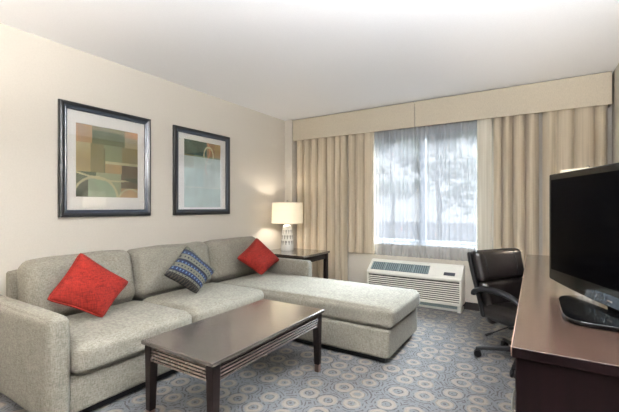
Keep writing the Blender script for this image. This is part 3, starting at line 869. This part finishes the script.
# backrest: rear shell plus two padded zones and side bolsters
bk = T((-.195, .0, .288)) @ Rm(-9, 'Y')
def backwarp(p):
    q = Vector(p)
    q.x += .10*(p.y/.26)**2*.55           # wraps round the sitter
    q.x += .03*math.sin((p.z)*5.5)
    return q
def shell(bm, y, z0, z1, t, r, x=0, puff=(.012, 0, 0), wr=.003, seed=0, n=16, taper=0):
    def wp(p):
        zz = p.z+(z0+z1)/2-.26; q = Vector((p.x+x, p.y*(1+taper*zz), p.z+(z0+z1)/2))
        q.x += .055*(q.y/.25)**2; q.x += -.03*math.sin(zz*5.0)
        return q
    rbox(bm, (t, y, z1-z0), r, puff, n, bk, wr, seed, warp=wp)
bm = bmesh.new(); shell(bm, .505, .03, .535, .045, .022, x=-.03, puff=(0, 0, 0), wr=0, taper=.15); sh = O('back_shell', bm, 'rubber', smooth=True)
bm = bmesh.new(); shell(bm, .475, .300, .545, .085, .042, x=.018, puff=(.014, 0, 0), wr=.005, seed=31, taper=.15); bp_ = O('headrest_pad', bm, 'leather', smooth=True)
bm = bmesh.new(); shell(bm, .455, -.02, .305, .075, .036, x=.015, puff=(.022, 0, 0), wr=.006, seed=33, taper=.15); O('backrest', bm, 'leather', smooth=True)
# seam welts down the headrest
for s in (-1, 1):
    bm = bmesh.new()
    pts = []
    for k in range(9):
        z = .318+.205*k/8; zz = z-.26; y = s*.155*(1+.15*zz); bul = .012*math.sin(PI*k/8)
        p = Vector((.018+.0425+.004+bul+.055*(y/.25)**2-.03*math.sin(zz*5), y, z)); pts.append(bk @ p)
    tube(bm, pts, .0045, 8); O('welt', bm, 'rubber', parent=oc, smooth=True)
# loop arms
for s in (-1, 1):
    y = s*.262
    bm = bmesh.new()
    top = smoothpath([(-.235, y*.93, .490), (-.20, y, .525), (-.12, y*1.03, .553), (.0, y*1.05, .560), (.11, y*1.05, .548), (.185, y*1.04, .515), (.215, y*1.02, .46), (.20, y*1.0, .40), (.15, y*.96, .345), (.08, y*.86, .315)], 5)
    n_ = len(top); rad = [(.024 if i < n_*.62 else .017) for i in range(n_)]
    rad = [.019+.018*max(0, 1-abs(i/n_-.30)/.36) for i in range(n_)]
    tube(bm, top, rad, 12, flat=.62); O('armrest', bm, 'armpad', smooth=True)
    bm = bmesh.new(); tube(bm, [(.09, y*.88, .318), (.0, y*.4, .306), (0, 0, .305)], .012, 8); O('arm_bracket', bm, 'rubber', smooth=True)
bm = bmesh.new(); tube(bm, [(-.0, -.05, .297), (-.03, -.16, .27), (-.06, -.27, .235)], .005, 8); tube(bm, [(-.055, -.25, .241), (-.068, -.30, .226)], .010, 8); O('height_lever', bm, 'rubber', smooth=True)

# ------------------------------------------------------------------ sofa-end lamp, then unseen fill lamps added for brightness
# second lamp end of the sofa, left of the frame: its glow falls on the wall
bm = bmesh.new()
fl = thing('floor_lamp', 'tall lamp with cream shade beside the sofa end, out of view', 'lamp', (-2.80, .30, 0))
lathe(bm, [(.14, 0), (.14, .015), (.03, .03), (.012, .04)], 32); obj('base', bm, M['brass'], fl, smooth=True, angle=40)
bm = bmesh.new(); lathe(bm, [(.012, .04), (.012, 1.42)], 16); obj('pole', bm, M['brass'], fl, smooth=True, angle=40)
bm = bmesh.new(); lathe(bm, [(.20, 1.18), (.19, 1.44), (.186, 1.44), (.196, 1.18), (.20, 1.18)], 48, caps=False); obj('lamp_shade', bm, M['shade'], fl, smooth=True, angle=40)
l = bpy.data.lights.new('lamp_light', 'POINT'); l.energy = 7; l.color = (1, .86, .68); l.shadow_soft_size = .035
lo = bpy.data.objects.new('lamp_light', l); lo.location = (.03, .02, 1.31); link(lo, fl)

def fill_ceiling_fixture(x, y, w_, watts, label):  # unseen fixture, added to light the room from above
    t = thing('fill_ceiling_light', label, 'light', (x, y, H-.001))
    bm = bmesh.new(); lathe(bm, [(w_+.02, -.03), (w_+.02, 0)], 48); obj('pan', bm, M['alu'], t, smooth=True, angle=40)
    bm = bmesh.new(); lathe(bm, [(w_*.3, -.105), (w_*.7, -.095), (w_*.93, -.065), (w_, -.031)], 48); obj('diffuser', bm, M['fixture'], t, smooth=True)
    l = bpy.data.lights.new('fixture_fill', 'AREA'); l.shape = 'DISK'; l.size = w_*2; l.energy = watts; l.color = (.97, .98, 1)
    lo = bpy.data.objects.new('fixture_fill', l); lo.location = (0, 0, -.112); link(lo, t)
    p = bpy.data.lights.new('fixture_fill_glow', 'POINT'); p.energy = watts*.2; p.color = (.97, .98, 1); p.shadow_soft_size = .12  # extra point fill to brighten the ceiling around it
    po = bpy.data.objects.new('fixture_fill_glow', p); po.location = (0, 0, -.26); link(po, t)
fill_ceiling_fixture(-.15, 1.45, .22, 18, 'added round ceiling fill light in front of the desk, out of view')
def fill_torchiere(x, y, watts, label, col=(.90, .95, 1)):  # unseen uplighter, added as fill bounced off the ceiling
    t = thing('fill_torchiere_lamp', label, 'lamp', (x, y, 0), 0)
    bm = bmesh.new(); lathe(bm, [(.14, 0), (.14, .018), (.03, .03), (.014, .045), (.014, 1.66), (.03, 1.68)], 32); obj('pole', bm, M['brass'], t, smooth=True, angle=40)
    bm = bmesh.new(); lathe(bm, [(.03, 1.68), (.12, 1.71), (.19, 1.78), (.186, 1.782), (.118, 1.715), (.03, 1.69)], 40); obj('bowl', bm, M['ceramic'], t, smooth=True, angle=40)
    l = bpy.data.lights.new('fill_uplight', 'AREA'); l.shape = 'DISK'; l.size = .3; l.energy = watts; l.color = col
    lo = bpy.data.objects.new('fill_uplight', l); lo.location = (0, 0, 1.785); lo.rotation_euler = (R(180), 0, 0); link(lo, t)
fill_torchiere(-1.2, -.6, 85, 'added white bowl fill uplighter behind the camera on the left', (1, .95, .88))
fill_torchiere(.42, .62, 165, 'added white bowl fill uplighter beside the desk end, out of view')

# ------------------------------------------------------------------ outside
bm = bmesh.new(); box(bm, -70, 50, YW+.6, 40, -.9, -.5); g = struct('trim_2', bm, M['asphalt']); g.name = 'ground'
def tree(label, x, y, z0, hgt, spread, n, seed):
    rnd = random.Random(seed)
    t = thing('tree', label, 'tree', (x, y, z0), 0, 'trees outside the window')
    bm = bmesh.new(); cl = []
    tube(bm, smoothpath([(0, 0, 0), (.08, 0, hgt*.3), (-.05, .05, hgt*.6), (.05, 0, hgt*.9)], 4), [.16-.011*i for i in range(13)], 8)
    for k in range(14):
        z = hgt*rnd.uniform(.25, .8); a_ = rnd.uniform(0, 2*PI); r_ = spread*rnd.uniform(.5, 1)
        e = Vector((math.cos(a_)*r_, math.sin(a_)*r_, z+rnd.uniform(.3, 1.2)))
        tube(bm, [(0, 0, z), e*.5+Vector((0, 0, z*.5+.1)), e], [.05, .03, .012], 6); cl.append(e); cl.append(e*.6+Vector((0, 0, z*.4)))
    obj('trunk', bm, M['bark'], t, smooth=True)
    bm = bmesh.new()
    for k in range(n):
        c = rnd.choice(cl); p = c+Vector((rnd.gauss(0, .26), rnd.gauss(0, .26), rnd.gauss(0, .20)))
        s = rnd.uniform(.10, .26); m = T(p) @ Matrix.Rotation(rnd.uniform(0, 6.3), 4, Vector((rnd.gauss(0, 1), rnd.gauss(0, 1), rnd.gauss(0, 1))).normalized())
        bm.faces.new([bm.verts.new(m @ Vector(q)) for q in ((-s, 0, 0), (0, -s*.5, s*.1), (s, 0, 0), (0, s*.5, s*.1))])
    obj('foliage', bm, M['leaf'], t)
tree('leafy tree outside the left window pane', -6.6, 19, -.5, 6.4, 1.8, 900, 1)
tree('leafy tree outside the middle of the window', -3.1, 14, -.5, 5.2, 1.5, 620, 2)
tree('leafy tree farther away outside, at the right window pane', -1.2, 21, -.5, 7.0, 2.2, 1100, 3)

# ------------------------------------------------------------------ light and camera
wd = bpy.data.worlds.new('World'); S.world = wd; wd.use_nodes = True
nt = wd.node_tree; bg = nt.nodes['Background']
bg.inputs[0].default_value = (.90, .94, 1.0, 1); bg.inputs[1].default_value = .50
po = bpy.data.lights.new('window_portal', 'AREA'); po.shape = 'RECTANGLE'; po.size = WX1-WX0; po.size_y = WZ1-WZ0
po.cycles.is_portal = True
pob = bpy.data.objects.new('window_portal', po); pob.location = ((WX0+WX1)/2, YW+.16, (WZ0+WZ1)/2); pob.rotation_euler = (R(-90), 0, 0); C.objects.link(pob)

sl = bpy.data.lights.new('bright_overcast_sun', 'SUN'); sl.energy = 34; sl.angle = R(40); sl.color = (.86, .93, 1)
slo = bpy.data.objects.new('bright_overcast_sun', sl); C.objects.link(slo)
slo.rotation_euler = Vector((-.22, -1, -.72)).to_track_quat('-Z', 'Y').to_euler()
cam = bpy.data.cameras.new('camera'); co = bpy.data.objects.new('camera', cam); C.objects.link(co)
co.location = (0, 0, 1.173); co.rotation_euler = (R(90), 0, .558)
cam.sensor_width = 36; cam.lens = 36*361.3/619; cam.shift_y = 1/619; cam.clip_start = .05
S.camera = co
vs_ = S.view_settings
vs_.view_transform = 'Standard'; vs_.look = 'None'; vs_.gamma = 1; vs_.use_curve_mapping = False; vs_.exposure = 0.8
